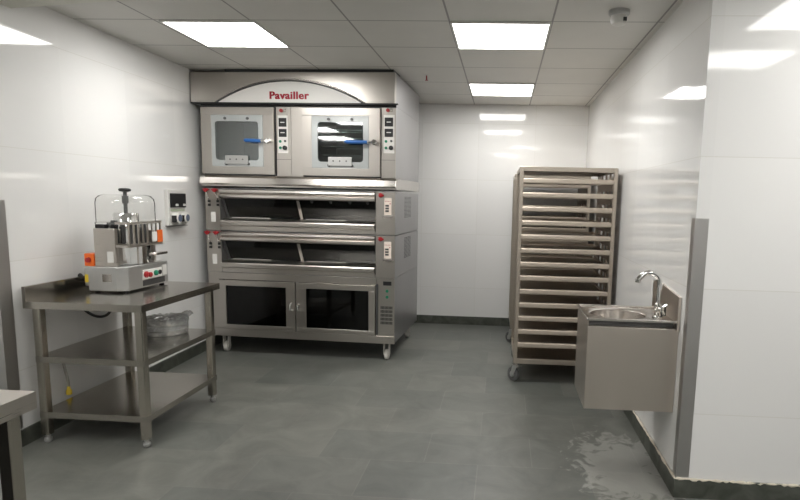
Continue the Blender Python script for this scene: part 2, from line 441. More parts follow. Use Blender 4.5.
# --- prover at the bottom
mb = MB(); shell(mb, 0, W, .012, D, .155, .765)
ob(mb, .02, .105, .012, .06, .175, .745)                 # left stile
ob(mb, 1.632, W - .02, .012, D - .02, .175, .745)        # control column
ob(mb, .846, .872, .02, .05, .175, .745)                 # mullion between doors
prov = mb.build('prover_cabinet', 'side', OV)
obx('base_rail', 'front', -.004, W + .004, -.006, .012, .150, .222, bevel=.003)
obx('front_stile', 'front', .0, .104, 0, .0119, .2225, .765)
pc = obx('prover_control_panel', 'front', 1.632, W, -.002, .0119, .2225, .765)
obx('fascia_rail', 'front', .106, 1.63, -.004, .0119, .700, .765, bevel=.002)
inner = MB(); shell(inner, .03, 1.62, .06, D - .03, .18, .74, .006); inner.build('prover_lining', 'near_black', OV)
for x in (.10, .80, .90, 1.55):
    rk = MB(); ob(rk, x - .004, x + .004, .12, .9, .20, .70)
    for k in range(6): ob(rk, x - .014, x + .014, .118, .902, .24 + k * .078, .246 + k * .078)
    rk.build('tray_runner', 'tray', OV)
for (x0, x1, gx0, gx1, hx) in ((.108, .856, .178, .768, .822), (.868, 1.625, .962, 1.562, .896)):
    d = frame4(MB(), x0, x1, .226, .694, gx0, gx1, .268, .642, -.018, .010).build('prover_door', 'front', OV, .002)
    obx('window', 'g_dark', gx0 - .004, gx1 + .004, -.006, -.001, .264, .646, d)
    ob(MB(), gx0, gx1, -.012, -.006, .268, .274)
    hb = MB(); xx = hx * S
    hb.tube(smoothline([(xx, -.018 * S, Z(.500)), (xx, -.045, Z(.490)), (xx, -.05, Z(.462)), (xx, -.045, Z(.434)), (xx, -.018 * S, Z(.424))], 5), .006, 8)
    hb.build('handle', 'chrome', d, smooth=True)
sb = MB(); ob(sb, 1.633, 1.651, -.02, -.002, .235, .712); sb.build('vertical_grip', 'dgrey', OV, .003)
obx('display', 'black', 1.697, 1.775, -.007, -.002, .700, .737, pc)
for z, m in ((.648, 'green'), (.592, 'green')):
    oring('button', m, 1.735, -.012, -.002, z, .013, pc)
gr = MB()
for r_ in range(5):
    for c_ in range(9):
        x = 1.674 + c_ * .0128; z = .335 + r_ * .036
        ob(gr, x, x + .0085, -.0045, -.002, z, z + .026)
gr.build('air_grille', 'near_black', pc)

# --- castors
def castor(x, y):
    c = MB(); c.box(x - .045, x + .045, y - .045, y + .045, Z(.155) - .012, Z(.155)); 
    c.box(x - .028, x - .022, y - .02, y + .03, .05, Z(.155) - .012); c.box(x + .022, x + .028, y - .02, y + .03, .05, Z(.155) - .012)
    o = c.build('castor', 'nylon', OV)
    MB().lathe([(.040, -.019), (.048, -.015), (.048, .015), (.040, .019)], (x, y + .012, .0485), 24, axis=0).build('wheel', 'nylon', o, smooth=True)
for x in (.12, 1.715):
    for y in (.075, 1.0): castor(x * S, y * S)

# --- two baking decks
for zb in (.765, 1.160):
    zt = zb + .392
    dk = MB(); ob(dk, 0, .14, .0, D, zb + .003, zt); ob(dk, 1.625, W, .0, D, zb + .003, zt)
    ob(dk, .14, 1.625, D - .05, D, zb + .003, zt); ob(dk, .14, 1.625, 0.004, D - .05, zb + .003, zb + .03); ob(dk, .14, 1.625, .02, D - .05, zt - .03, zt)
    dk_o = dk.build('deck_housing', 'side', OV)
    # face plates in warm brushed steel
    obx('left_column', 'front', -.003, .139, -.004, -.0002, zb + .004, zt - .002)
    rc = obx('deck_control_column', 'front', 1.626, W + .001, -.004, -.0002, zb + .004, zt - .002)
    # hood over the mouth: two rounded bars
    hood = MB()
    hood.prism([(p[0] * S, Z(p[1])) for p in ((.02, zb + .300), (-.018, zb + .302), (-.03, zb + .312), (-.03, zb + .332), (-.018, zb + .342), (-.01, zb + .346), (-.02, zb + .352), (-.026, zb + .362), (-.024, zb + .380), (-.010, zb + .388), (.02, zb + .388))], 0, .146 * S, 1.618 * S)
    hood.build('hood_rail', 'bright', OV)
    # sill ledge
    sill = MB()
    sill.prism([(p[0] * S, Z(p[1])) for p in ((.12, zb + .118), (.005, zb + .104), (-.028, zb + .098), (-.034, zb + .088), (-.034, zb + .058), (-.026, zb + .050), (-.010, zb + .046), (-.010, zb + .006), (.12, zb + .006))], 0, .146 * S, 1.618 * S)
    sill.build('sill', 'front', OV, .002)
    # oven chamber
    ch = MB(); shell(ch, .145, 1.62, .13, D - .06, zb + .118, zb + .325, .006); ch.build('baking_chamber', 'near_black', OV)
    MB().box(.16 * S, 1.6 * S, .16 * S, .95 * S, Z(zb + .126), Z(zb + .134)).build('hearth_stone', plain('hearth_stone_grey', (.06, .06, .06), .7), OV)
    # sloping glass: top edge near the front, bottom edge set back
    gt, gb = (.010, zb + .300), (.112, zb + .120)
    def slant(x0, x1, off, th, m, name, par=OV, lo=0.0, hi=1.0):
        a = (gb[0] + (gt[0] - gb[0]) * lo, gb[1] + (gt[1] - gb[1]) * lo); b = (gb[0] + (gt[0] - gb[0]) * hi, gb[1] + (gt[1] - gb[1]) * hi)
        nrm = Vector((-(b[1] - a[1]), (b[0] - a[0]))).normalized()
        pts = [(a[0] + nrm[0] * off, a[1] + nrm[1] * off), (b[0] + nrm[0] * off, b[1] + nrm[1] * off), (b[0] + nrm[0] * (off + th), b[1] + nrm[1] * (off + th)), (a[0] + nrm[0] * (off + th), a[1] + nrm[1] * (off + th))]
        return MB().prism([(p[0] * S, Z(p[1])) for p in pts], 0, x0 * S, x1 * S).build(name, m, par)
    for x0, x1 in ((.175, .878), (.906, 1.612)):
        dd = slant(x0, x1, 0, .005, 'g_deck', 'deck_glass_door')
        slant(x0 + .02, x1 - .30, .0052, .004, 'offwhite', 'edge_strip', dd, .015, .035)
    slant(.878, .906, .0, .016, 'bright', 'door_divider')
    slant(.146, .175, .0, .01, 'dgrey', 'door_hinge')
    for x in (1.02, 1.20, 1.38, 1.545) if zb > 1 else ():
        MB().lathe([(.014, .0), (.012, -.016)], (x * S, .02 * S, Z(zb + .288)), 12, axis=1).build('hinge_stop', 'black', OV, smooth=True)
    # red taps, rods and black toggles on the left column
    for x in (.012, .098):
        t = MB()
        t.lathe([(.017, -.03), (.020, -.018), (.014, -.004)], (x * S, 0, Z(zb + .372)), 14, axis=1)
        t.box(x * S - .028, x * S + .028, -.024, -.012, Z(zb + .372), Z(zb + .384))
        q = t.build('steam_tap', 'red', OV, smooth=True)
        MB().tube([(x * S, -.018, Z(zb + .37)), ((x + .022) * S, -.016, Z(zb + .30)), ((x + .022) * S, -.006, Z(zb + .285))], .005, 8).build('rod', 'bright', q)
        tg = MB(); xx = (x + .026) * S
        for zz in (zb + .272, zb + .238):
            tg.box(xx - .011, xx + .009, -.016, -.004, Z(zz) - .012, Z(zz) + .010)
            tg.box(xx - .002, xx + .012, -.024, -.016, Z(zz) - .010, Z(zz) - .002)
        tg.build('toggle_switch', 'black', OV)
    obx('rating_label', 'white', .050, .094, -.0065, -.004, zb + .078, zb + .172)
    # right column: red lamp, keypad, half-round ledge
    q = MB(); q.lathe([(.013, -.022), (.02, -.014), (.018, -.004)], (1.672 * S, 0, Z(zb + .360)), 16, axis=1)
    q.prism([((1.652) * S, Z(zb + .378)), ((1.700) * S, Z(zb + .366)), ((1.700) * S, Z(zb + .352)), ((1.672) * S, Z(zb + .345))], 1, -.012, -.004)
    q.build('warning_lamp', 'red', rc, smooth=True)
    kp = obx('keypad', 'cream', 1.705, 1.772, -.009, -.004, zb + .185, zb + .338, rc, .002)
    for dz in (.212, .236, .260): obx('readout', 'dgrey', 1.715, 1.748, -.0105, -.009, zb + dz, zb + dz + .017, kp)
    kk = MB()
    for i in range(4):
        ob(kk, 1.712 + i * .014, 1.720 + i * .014, -.0105, -.009, zb + .306, zb + .311)
    ob(kk, 1.755, 1.763, -.0105, -.009, zb + .282, zb + .292)
    kk.build('indicator_marks', 'red', kp)
    pts = [(1.690 + .004, zb + .176)] + [(1.739 + .050 * math.cos(a), zb + .176 + .022 * math.sin(a)) for a in [math.pi + math.pi * k / 12 for k in range(1, 12)]] + [(1.786, zb + .176)]
    MB().prism([(p[0] * S, Z(p[1])) for p in pts], 1, -.022, -.004).build('ledge', 'bright', rc)
    # side vents: two banks of slots
    vn = MB()
    for k in range(16):
        for (a, b) in ((.40, .545), (.565, .71)):
            z = zb + .352 - .0130 * k
            ob(vn, W - .0002, W + .0016, a, b, z - .0038, z)
    vn.build('side_vent', 'near_black', dk_o)

# --- sloping ledge between decks and upper ovens
lg = MB()
prof = [(-.006, 1.572), (-.006, 1.586), (-.040, 1.588), (-.043, 1.600), (-.028, 1.650), (-.004, 1.672), (D, 1.672), (D, 1.572)]
lg.prism([(p[0] * S, Z(p[1])) for p in prof], 0, -.035 * S, (W + .012) * S)
lg.build('drip_ledge', 'bright', OV, .002)

# --- upper convection ovens
mb = MB()
ob(mb, 0, W, .60, D, 1.6725, 2.30)
ob(mb, 0, .05, .012, .60, 1.6725, 2.30); ob(mb, 1.672, W, .012, .60, 1.6725, 2.30); ob(mb, .69, .95, .012, .60, 1.6725, 2.30)
ob(mb, .05, .69, .012, .60, 1.6725, 1.73); ob(mb, .05, .69, .012, .60, 2.235, 2.30)
ob(mb, .95, 1.672, .012, .60, 1.6725, 1.73); ob(mb, .95, 1.672, .012, .60, 2.235, 2.30)
mb.build('upper_oven_housing', 'side', OV)
cp_cols = [obx('upper_control_column', 'front', .703, .838, -.004, .0118, 1.674, 2.288), obx('upper_control_column', 'front', 1.676, W + .001, -.004, .0118, 1.674, 2.288)]
obx('blank_column', 'front', .841, .944, -.002, .0118, 1.674, 2.288)
obx('seam', 'dgrey', .703, .838, -.0048, -.004, 1.822, 1.825, cp_cols[0]); obx('seam', 'dgrey', 1.676, W, -.0048, -.004, 1.832, 1.835, cp_cols[1])
def rrect(x0, x1, z0, z1, r, n=6):
    P = []
    for cx, cz, a0 in ((x1 - r, z1 - r, 0), (x0 + r, z1 - r, 90), (x0 + r, z0 + r, 180), (x1 - r, z0 + r, 270)):
        for k in range(n + 1):
            a = R(a0 + 90 * k / n); P.append((cx + r * math.cos(a), cz + r * math.sin(a)))
    return P
def ring_plate(x0, x1, z0, z1, X0, X1, Z0, Z1, r, y0, y1):
    """plate with a rounded-rectangle opening"""
    m_ = MB(); inn = rrect(X0, X1, Z0, Z1, r); N = len(inn)
    cx, cz = (X0 + X1) / 2, (Z0 + Z1) / 2; outp = []
    for k, (x, z) in enumerate(inn):
        q = k // (N // 4)
        i = k % (N // 4)
        # push the point out to the outer rectangle: corners for mid-arc points
        c = ((x1, z1), (x0, z1), (x0, z0), (x1, z0))[q]
        n = N // 4 - 1
        if i == n // 2: outp.append(c)
        elif (i < n / 2) == (q in (0, 2)): outp.append((c[0], z))
        else: outp.append((x, c[1]))
    def V(p, y): return m_.bm.verts.new((p[0] * S, y * S, Z(p[1])))
    A = [V(p, y0) for p in inn]; B = [V(p, y1) for p in inn]; C_ = [V(p, y0) for p in outp]; D_ = [V(p, y1) for p in outp]
    for k in range(N):
        j = (k + 1) % N
        m_.bm.faces.new((A[k], A[j], C_[j], C_[k])); m_.bm.faces.new((B[k], D_[k], D_[j], B[j]))
        m_.bm.faces.new((A[k], B[k], B[j], A[j])); m_.bm.faces.new((C_[k], C_[j], D_[j], D_[k]))
    bmesh.ops.remove_doubles(m_.bm, verts=m_.bm.verts, dist=1e-6)
    return m_
for n_, (x0, x1, wx0, wx1, ix0, ix1, hx0) in enumerate(((-.004, .690, .097, .588, .132, .545, .435), (.950, 1.670, 1.044, 1.568, 1.098, 1.517, 1.365))):
    z0, z1, wz0, wz1, iz0, iz1 = 1.684, 2.280, 1.752, 2.212, 1.808, 2.156
    d = frame4(MB(), x0, x1, z0, z1, wx0, wx1, wz0, wz1, -.034, -.002).build('oven_door', 'front', OV, .002)
    frame4(MB(), x0 + .001, x1 + (.012 if n_ == 0 else .005), z0 - .009, z1 + .006, wx0, wx1, wz0, wz1, -.0018, .0118).build('door_gap_shade', 'black', d)  # black backing frame paints the shade in the gaps round the door
    ring_plate(wx0 + .001, wx1 - .001, wz0 + .001, wz1 - .001, ix0, ix1, iz0, iz1, .03, -.036, -.028).build('glass_border', 'g_edge', d)
    back = ring_plate(wx0 + .001, wx1 - .001, wz0 + .001, wz1 - .001, ix0, ix1, iz0, iz1, .03, -.024, -.004); back.build('inner_frame', 'castal', d)
    obx('window', 'g_door', wx0 + .001, wx1 - .001, -.0275, -.0245, wz0 + .001, wz1 - .001, d)
    cv = MB(); shell(cv, ix0 - .04, ix1 + .04, .02, .595, iz0 - .06, iz1 + .06, .006); cv.build('oven_cavity', 'cavity' if n_ == 0 else 'near_black', OV)
    if n_ == 1:
        f = MB()
        for k in range(5):
            z = 1.80 + k * .075
            ob(f, ix0 - .03, ix1 + .03, .10, .104, z, z + .006); ob(f, ix0 - .03, ix1 + .03, .30, .304, z, z + .006)
            for q in range(8): ob(f, ix0 + q * .06, ix0 + q * .06 + .004, .10, .50, z, z + .004)
        f.build('shelf_grid', 'chrome', OV)
    dxc = (ix0 + ix1) / 2
    for bx in (dxc - .105, dxc + .108):
        for bz in (2.180, 1.776):
            oring('bolt', 'dgrey', bx, -.046, -.036, bz, .013, d, 12)
    br = obx('number_bracket', 'castal', dxc - .108, dxc + .108, -.052, -.036, 1.772, 1.850, d, .003)
    for q in (-.06, 0, .06): oring('rivet', 'dgrey', dxc + q, -.056, -.052, 1.815, .007, br, 10)
    hd = MB(); hz = Z(1.980); xk = (x1 - .042) * S
    hd.tube([(hx0 * S, -.085, hz + .004), (hx0 * S + .02, -.085, hz + .002), (xk - .06, -.08, hz)], [.011, .017, .015], 14)
    h_o = hd.build('handle', 'blue', d, smooth=True)
    kb = MB(); kb.lathe([(.018, -.034 * S), (.018, -.06), (.024, -.064), (.024, -.088), (.018, -.094)], (xk, 0, hz), 18, axis=1); kb.tube([(xk - .062, -.08, hz), (xk, -.078, hz)], .009, 10)
    kb.build('latch_knob', 'chrome', h_o, smooth=True)
for (x0, x1, z0, z1), col in zip(((.716, .812, 1.880, 2.214), (1.694, 1.794, 1.893, 2.226)), cp_cols):
    p = obx('control_plate', 'white', x0, x1, -.008, -.004, z0, z1, col, .002)
    w = x1 - x0; h = z1 - z0
    for a, b in ((.70, .93), (.43, .64)):
        q = obx('display', 'black', x0 + .12 * w, x1 - .12 * w, -.014, -.008, z0 + a * h, z0 + b * h, p, .002)
        obx('legend', 'offwhite', x0 + .3 * w, x1 - .3 * w, -.0148, -.014, z0 + (a + .10) * h, z0 + (a + .125) * h, q)
    oring('button', 'green', x0 + .25 * w, -.016, -.008, z0 + .31 * h, .012, p, 14)
    oring('button', 'dgrey', x0 + .72 * w, -.016, -.008, z0 + .32 * h, .010, p, 14)
    oring('button', 'green', x0 + .25 * w, -.016, -.008, z0 + .14 * h, .012, p, 14)
    oring('rotary_knob', 'black', x0 + .72 * w, -.028, -.008, z0 + .14 * h, .019, p, 18)
for x, z, col in ((.755, 2.255, cp_cols[0]), (1.735, 2.265, cp_cols[1])):
    q = oring('warning_lamp', 'red', x, -.022, -.004, z, .016, col, 14)
    MB().box(x * S + .012, x * S + .04, -.012, -.0045, Z(z) - .012, Z(z) + .014).build('lamp_clip', 'orange' if 0 else 'bright', q)

# --- canopy
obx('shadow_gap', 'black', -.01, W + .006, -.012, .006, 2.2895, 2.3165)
mb = MB(); ob(mb, -.078, W + .004, -.055, .006, 2.317, 2.580); mb.build('canopy', 'front', OV, .003)
obx('canopy_box', 'side', -.07, W + .001, .0065, D, 2.3015, 2.578)
obx('top_gap_shade', 'black', .25, W - .01, -.050, .20, 2.5805, 2.6040)  # black fill standing in for the shade between canopy and ceiling
obx('canopy_lip', 'black', -.078, W + .03, -.060, -.03, 2.306, 2.3165)
x0, x1, zb_, za = .19, 1.505, 2.3175, 2.498
def arc(x0, x1, zb_, za, n=40):
    c = (x0 + x1) / 2; hw = (x1 - x0) / 2; h = za - zb_; r = (hw * hw + h * h) / (2 * h); cz = za - r; a = math.asin(hw / r)
    return [(c + r * math.sin(t), cz + r * math.cos(t)) for t in [-a + 2 * a * k / n for k in range(n + 1)]]
pa = arc(x0, x1, zb_, za)
sg = MB().prism([(p[0] * S, Z(p[1])) for p in pa], 1, -.064, -.0545).build('arched_sign', 'white', OV)
MB().tube([(p[0] * S, -.062, Z(p[1] + .001)) for p in arc(x0 - .015, x1 + .015, zb_, za + .006)], .007, 10).build('arch_trim', 'dgrey', sg, smooth=True)
MB().tube([(p[0] * S, -.060, Z(p[1] + .001)) for p in arc(x0 - .035, x1 + .035, zb_, za + .022)], .005, 10).build('arch_trim', 'bright', sg, smooth=True)
cu = bpy.data.curves.new('lettering', 'FONT'); cu.body = 'Pavailler'; cu.size = 1; cu.extrude = .01; cu.offset = .02; cu.space_character = 1.08
tmp = bpy.data.objects.new('tmp_lettering', cu); COL.objects.link(tmp)
bpy.context.view_layer.update()
dg = bpy.context.evaluated_depsgraph_get(); me = bpy.data.meshes.new_from_object(tmp.evaluated_get(dg))
bpy.data.objects.remove(tmp)
bt = bmesh.new()
for dx in (0, .024, .048):
    bt.from_mesh(me); bt.verts.ensure_lookup_table()
    n0 = len(me.vertices)
    for v in bt.verts[-n0:]: v.co.x += dx
bt.to_mesh(me); bt.free()
xs = [v.co.x for v in me.vertices]; ys = [v.co.y for v in me.vertices]
kx = .365 * S / (max(xs) - min(xs)); kz = .066 * S / (max(ys) - min(ys))
for v in me.vertices:
    v.co = ((v.co.x - min(xs)) * kx, -v.co.z * .1, (v.co.y - min(ys)) * kz)
me.materials.clear(); me.materials.append(M['redtext'])
to = bpy.data.objects.new('lettering', me); COL.objects.link(to); to.parent = sg; to.location = (.672 * S, -.0652, Z(2.346))

# ------------------------------------------------------------------ work table
TX0, TX1, TY0, TY1, TZ = -2.715, -2.028, 3.13, 4.05, .862
tb = empty('work_table', ((TX0 + TX1) / 2, (TY0 + TY1) / 2, 0), 0, 'stainless steel work table with two undershelves and an upstand against the left wall', 'table')
tx = tb.location.copy()
def tbx(name, mat, x0, x1, y0, y1, z0, z1, par=tb, bevel=.002):
    return MB().box(x0 - tx.x, x1 - tx.x, y0 - tx.y, y1 - tx.y, z0, z1).build(name, mat, par, bevel)
top = MB()
def rel(mb, x0, x1, y0, y1, z0, z1): return mb.box(x0 - tx.x, x1 - tx.x, y0 - tx.y, y1 - tx.y, z0, z1)
def pan(x0, x1, y0, y1, z1, drop, t=.003):
    m_ = MB(); rel(m_, x0, x1, y0, y1, z1 - t, z1)
    rel(m_, x0, x1, y0, y0 + t, z1 - drop, z1 - t); rel(m_, x0, x1, y1 - t, y1, z1 - drop, z1 - t)
    rel(m_, x0, x0 + t, y0 + t, y1 - t, z1 - drop, z1 - t); rel(m_, x1 - t, x1, y0 + t, y1 - t, z1 - drop, z1 - t)
    return m_
pan(TX0, TX1, TY0, TY1, TZ, .042).build('tabletop', 'table', tb)
tbx('upstand', 'table', TX0 - .022, TX0, TY0, TY1, TZ - .042, TZ + .085)
pan(TX0 + .015, TX1 - .012, TY0 + .02, TY1 - .06, .533, .036).build('shelf', 'table', tb)
pan(TX0 + .015, TX1 - .012, TY0 + .02, TY1 - .06, .196, .036).build('shelf', 'table', tb)
for x in (TX0 + .036, TX1 - .038):
    for y in (TY0 + .045, TY1 - .085):
        l = MB(); l.box(x - .0235 - tx.x, x + .0235 - tx.x, y - .0235 - tx.y, y + .0235 - tx.y, .05, TZ - .004)
        lo = l.build('leg', 'leg', tb, .006)
        MB().lathe([(.013, .05), (.013, .032), (.021, .028), (.022, .012), (.012, 0)], (x - tx.x, y - tx.y, 0), 18).build('foot', 'castal', lo, smooth=True)

# power cord of the machine, looping below the table top by the wall
tag(MB().tube(smoothline([(-2.660, 3.60, .93), (-2.71, 3.61, .925), (-2.7525, 3.62, .955), (-2.757, 3.62, .90), (-2.757, 3.62, .76), (-2.725, 3.63, .705), (-2.68, 3.665, .668), (-2.64, 3.70, .675), (-2.61, 3.715, .73), (-2.605, 3.72, .80), (-2.605, 3.72, .850)], 8), .009, 10).build('power_cable', 'cable', smooth=True),
    'black power cable hanging in a loop under the work table top', 'cable')
hs = empty('hose', (-2.752, 3.42, .2), 0, 'thin grey hose with a yellow fitting behind the lower table shelf', 'hose')
MB().tube(smoothline([(-.004, .0, .24), (.006, .01, .16), (.012, .02, .08), (.012, .02, .03)], 6), .008, 8).build('tube', 'hose', hs, smooth=True)
MB().lathe([(.010, .0), (.017, .004), (.017, .030), (.010, .040), (.010, .056)], (.012, .02, 0), 14).build('fitting', 'yellow', hs, smooth=True)

# ------------------------------------------------------------------ dough divider on the table
mc = empty('dough_divider', (-2.482, 3.72, TZ), 0, 'steel bench-top dough divider with clear domed lid on the work table', 'machine')
def m(name, mat, x0, x1, y0, y1, z0, z1, par=None, bevel=.004):
    return MB().box(x0, x1, y0, y1, z0, z1).build(name, mat, par or mc, bevel)
# base: front (towards +x) stepped, ends chamfered
bp_ = [(-.115, -.235), (.07, -.235), (.13, -.205), (.13, .235), (-.115, .235)]
bs = MB(); bs.prism(bp_, 2, .012, .165); base = bs.build('base', 'castal', mc, .005)
pad = MB()
for x in (-.09, .10):
    for y in (-.19, .2): pad.lathe([(.016, 0), (.016, .012)], (x, y, 0), 12)
pad.build('feet', 'black', mc)
m('front_recess', 'dgrey', .128, .1315, -.06, .19, .022, .060, base, 0)
cpn = m('control_strip', 'white', .130, .137, -.065, .150, .066, .128, base, .002)
bl = MB()
bl.lathe([(.021, 0), (.021, .010), (.015, .014)], (.137, -.035, .098), 18, axis=0); bl.lathe([(.017, 0), (.017, .010), (.013, .013)], (.137, .01, .092), 18, axis=0)
bl.build('stop_button', 'red', cpn, smooth=True)
MB().lathe([(.018, 0), (.018, .012), (.014, .015)], (.137, .072, .097), 18, axis=0).build('start_button', 'green', cpn, smooth=True)
MB().lathe([(.015, 0), (.015, .008)], (.137, .120, .097), 18, axis=0).build('selector', 'black', cpn, smooth=True)
m('end_decal', 'offwhite', .1301, .132, .168, .215, .07, .14, base, 0)
m('nameplate', 'bright', -.02, .04, -.2365, -.235, .07, .12, base, 0)
# pillar body on the left/back
pl_ = MB(); pl_.prism([(-.085, -.205), (.055, -.205), (.055, -.175), (-.05, -.12), (-.05, .19), (-.085, .19)], 2, .165, .405); body = pl_.build('body', 'steel', mc, .004)
m('body_label', 'offwhite', .0, .040, -.2065, -.205, .19, .26, body, 0)
m('side_post', 'steel', -.06, .07, .175, .20, .165, .38, mc)
m('hinge', 'black', -.075, -.01, -.20, -.16, .405, .430, mc, .004)
m('hinge_pin', 'black', .0, .03, -.16, -.13, .405, .455, mc, .004)
# drum
MB().lathe([(.125, .165), (.135, .170), (.135, .285), (.128, .292), (.02, .292)], (.0, .0, 0), 40).build('drum', 'chrome', mc, smooth=True)
# knives in a ring behind a guard frame
MB().lathe([(.139, .292), (.139, .302), (.02, .302)], (.0, .0, 0), 40).build('drum_rim', 'steel', mc, smooth=True)
kn = MB()
for k in range(16):
    a = 2 * math.pi * k / 16; x, y = .105 * math.cos(a), .105 * math.sin(a)
    kn.lathe([(.009, .302), (.009, .435)], (x, y, 0), 8)
kn.build('divider_rods', 'dgrey', mc, smooth=True)
MB().lathe([(.075, .302), (.075, .49), (.07, .50), (.02, .50)], (0, 0, 0), 36).build('pressing_cylinder', 'chrome', mc, smooth=True)
gd = MB(); gx = .132
gd.box(gx, gx + .01, -.19, .165, .432, .447); gd.box(gx, gx + .01, -.19, .165, .287, .302)
for k in range(8):
    y = -.19 + k * .0485; gd.box(gx, gx + .008, y, y + .009, .302, .432)
gd.box(.056, gx, -.20, -.19, .432, .447); gd.box(.056, gx, -.20, -.19, .287, .302)
guard_o = gd.build('front_guard', 'steel', mc)
m('warning_sticker', 'orange', gx + .0101, gx + .013, .105, .165, .302, .385, guard_o, 0)
m('notice_sticker', 'white', gx + .0101, gx + .013, .045, .100, .312, .375, guard_o, 0)
m('lever', 'bright', .10, .15, .08, .21, .215, .232, mc, .004)
# acrylic dome: lid with a rounded shoulder
dm = MB(); dm.lathe([(.172, .430), (.173, .560), (.168, .590), (.150, .610), (.120, .618), (.018, .620)], (0, 0, 0), 48, cap=False)
dm.build('clear_lid', 'dome', mc, smooth=True)
MB().lathe([(.169, .426), (.178, .426), (.178, .438), (.169, .438)], (0, 0, 0), 48, cap=False).build('lid_rim', 'dome', mc, smooth=True)
MB().lathe([(.012, .50), (.012, .640)], (0, 0, 0), 16).build('plunger_rod', 'dgrey', mc, smooth=True)
MB().lathe([(.020, .56), (.020, .61)], (0, 0, 0), 16).build('plunger_collar', 'dgrey', mc, smooth=True)
MB().lathe([(.012, .634), (.034, .640), (.038, .649), (.034, .657), (.018, .660)], (0, 0, 0), 24).build('plunger_knob', 'black', mc, smooth=True)
# isolator switch box on the left
ib = m('switch_box', 'castal', -.165, -.1155, -.20, -.10, .035, .15, mc, .006)
m('warning_triangle_sticker', 'yellow', -.160, -.122, -.2015, -.2, .06, .11, ib, 0)
sw = m('isolator_box', 'orange', -.148, -.0865, -.215, -.14, .165, .245, mc, .005)
MB().lathe([(.017, 0), (.015, -.014)], (-.118, -.215, .205), 14, axis=1).build('isolator_knob', 'red', sw, smooth=True)

# ------------------------------------------------------------------ wrapped stack on the middle shelf
wp = empty('wrapped_tins', (-2.32, 3.84, .534), 0, 'round stack of tins wrapped in clear plastic on the middle shelf of the table', 'package')
for k in range(3):
    z = .002 + k * .030
    MB().lathe([(.128, z), (.132, z + .003), (.135, z + .026), (.13, z + .028)], seg=36).build('tin', 'bright' if k % 2 == 0 else 'castal', wp, smooth=True)
wr = MB(); rnd = random.Random(7); seg = 56
prof = [(.139, .001), (.142, .03), (.143, .07), (.143, .088), (.145, .102), (.120, .110), (.07, .107), (.02, .108)]
rings = []
for i, (r_, h_) in enumerate(prof):
    ring = []
    for k in range(seg):
        a = 2 * math.pi * k / seg; w_ = 1 + (rnd.uniform(0, .05) + .015 * math.sin(7 * a + i)) * (1 if i < 6 else .6)
        ring.append(wr.bm.verts.new((r_ * w_ * math.cos(a), r_ * w_ * math.sin(a), max(.001, h_ + (rnd.uniform(-.005, .010) if i > 0 else 0)))))
    rings.append(ring)
for A, B in zip(rings, rings[1:]):
    for k in range(seg): wr.bm.faces.new((A[k], A[(k + 1) % seg], B[(k + 1) % seg], B[k]))
wr.bm.faces.new(rings[-1])
# a gathered twist of film on the far side
wr.tube(smoothline([(.07, .06, .103), (.10, .085, .122), (.115, .10, .118), (.13, .105, .130)], 4), [.012, .014, .016, .018, .02, .022, .024, .022, .02, .018, .016, .014, .02], 7)
wr.build('plastic_film', 'film', wp)

# ------------------------------------------------------------------ socket panel on the left wall
so = empty('socket_panel', (xl(4.87), 4.87, 1.225), R(90 + 1.15) , 'white wall panel with a dark breaker window and two round sockets beside the oven', 'socket')
# local x runs along the wall (towards the back), local -y faces the room
def s_(name, mat, x0, x1, y0, y1, z0, z1, par=None, bevel=.003): return MB().box(x0, x1, y0, y1, z0, z1).build(name, mat, par or so, bevel)
s_('box', 'offwhite', -.145, .145, -.03, -.001, 0, .30)
wn_ = s_('breaker_window', 'black', -.115, .125, -.042, -.030, .150, .270)
for x in (-.05, .07): s_('breaker_switch', 'offwhite', x, x + .035, -.05, -.042, .162, .182, wn_, .002)
s_('label_strip', plain('pale_green_label', (.45, .5, .38), .5), -.11, .11, -.032, -.03, .118, .136, None, 0)
for x in (-.055, .07):
    c_ = MB().lathe([(.040, -.03), (.040, -.052), (.046, -.056), (.046, -.075), (.036, -.08)], (x, 0, .062), 22, axis=1).build('socket', 'offwhite', so, smooth=True)
    MB().lathe([(.030, -.080), (.030, -.0825)], (x, 0, .062), 20, axis=1).build('socket_face', plain('blue_grey_plastic', (.10, .13, .2), .4), c_, smooth=True)
    MB().box(x - .052, x - .038, -.075, -.035, .03, .085).build('cover_hinge', 'black', c_, .003)
MB().box(-.15, .10, -.06, -.001, -.006, -.0005).build('bottom_trim', 'dgrey', so)

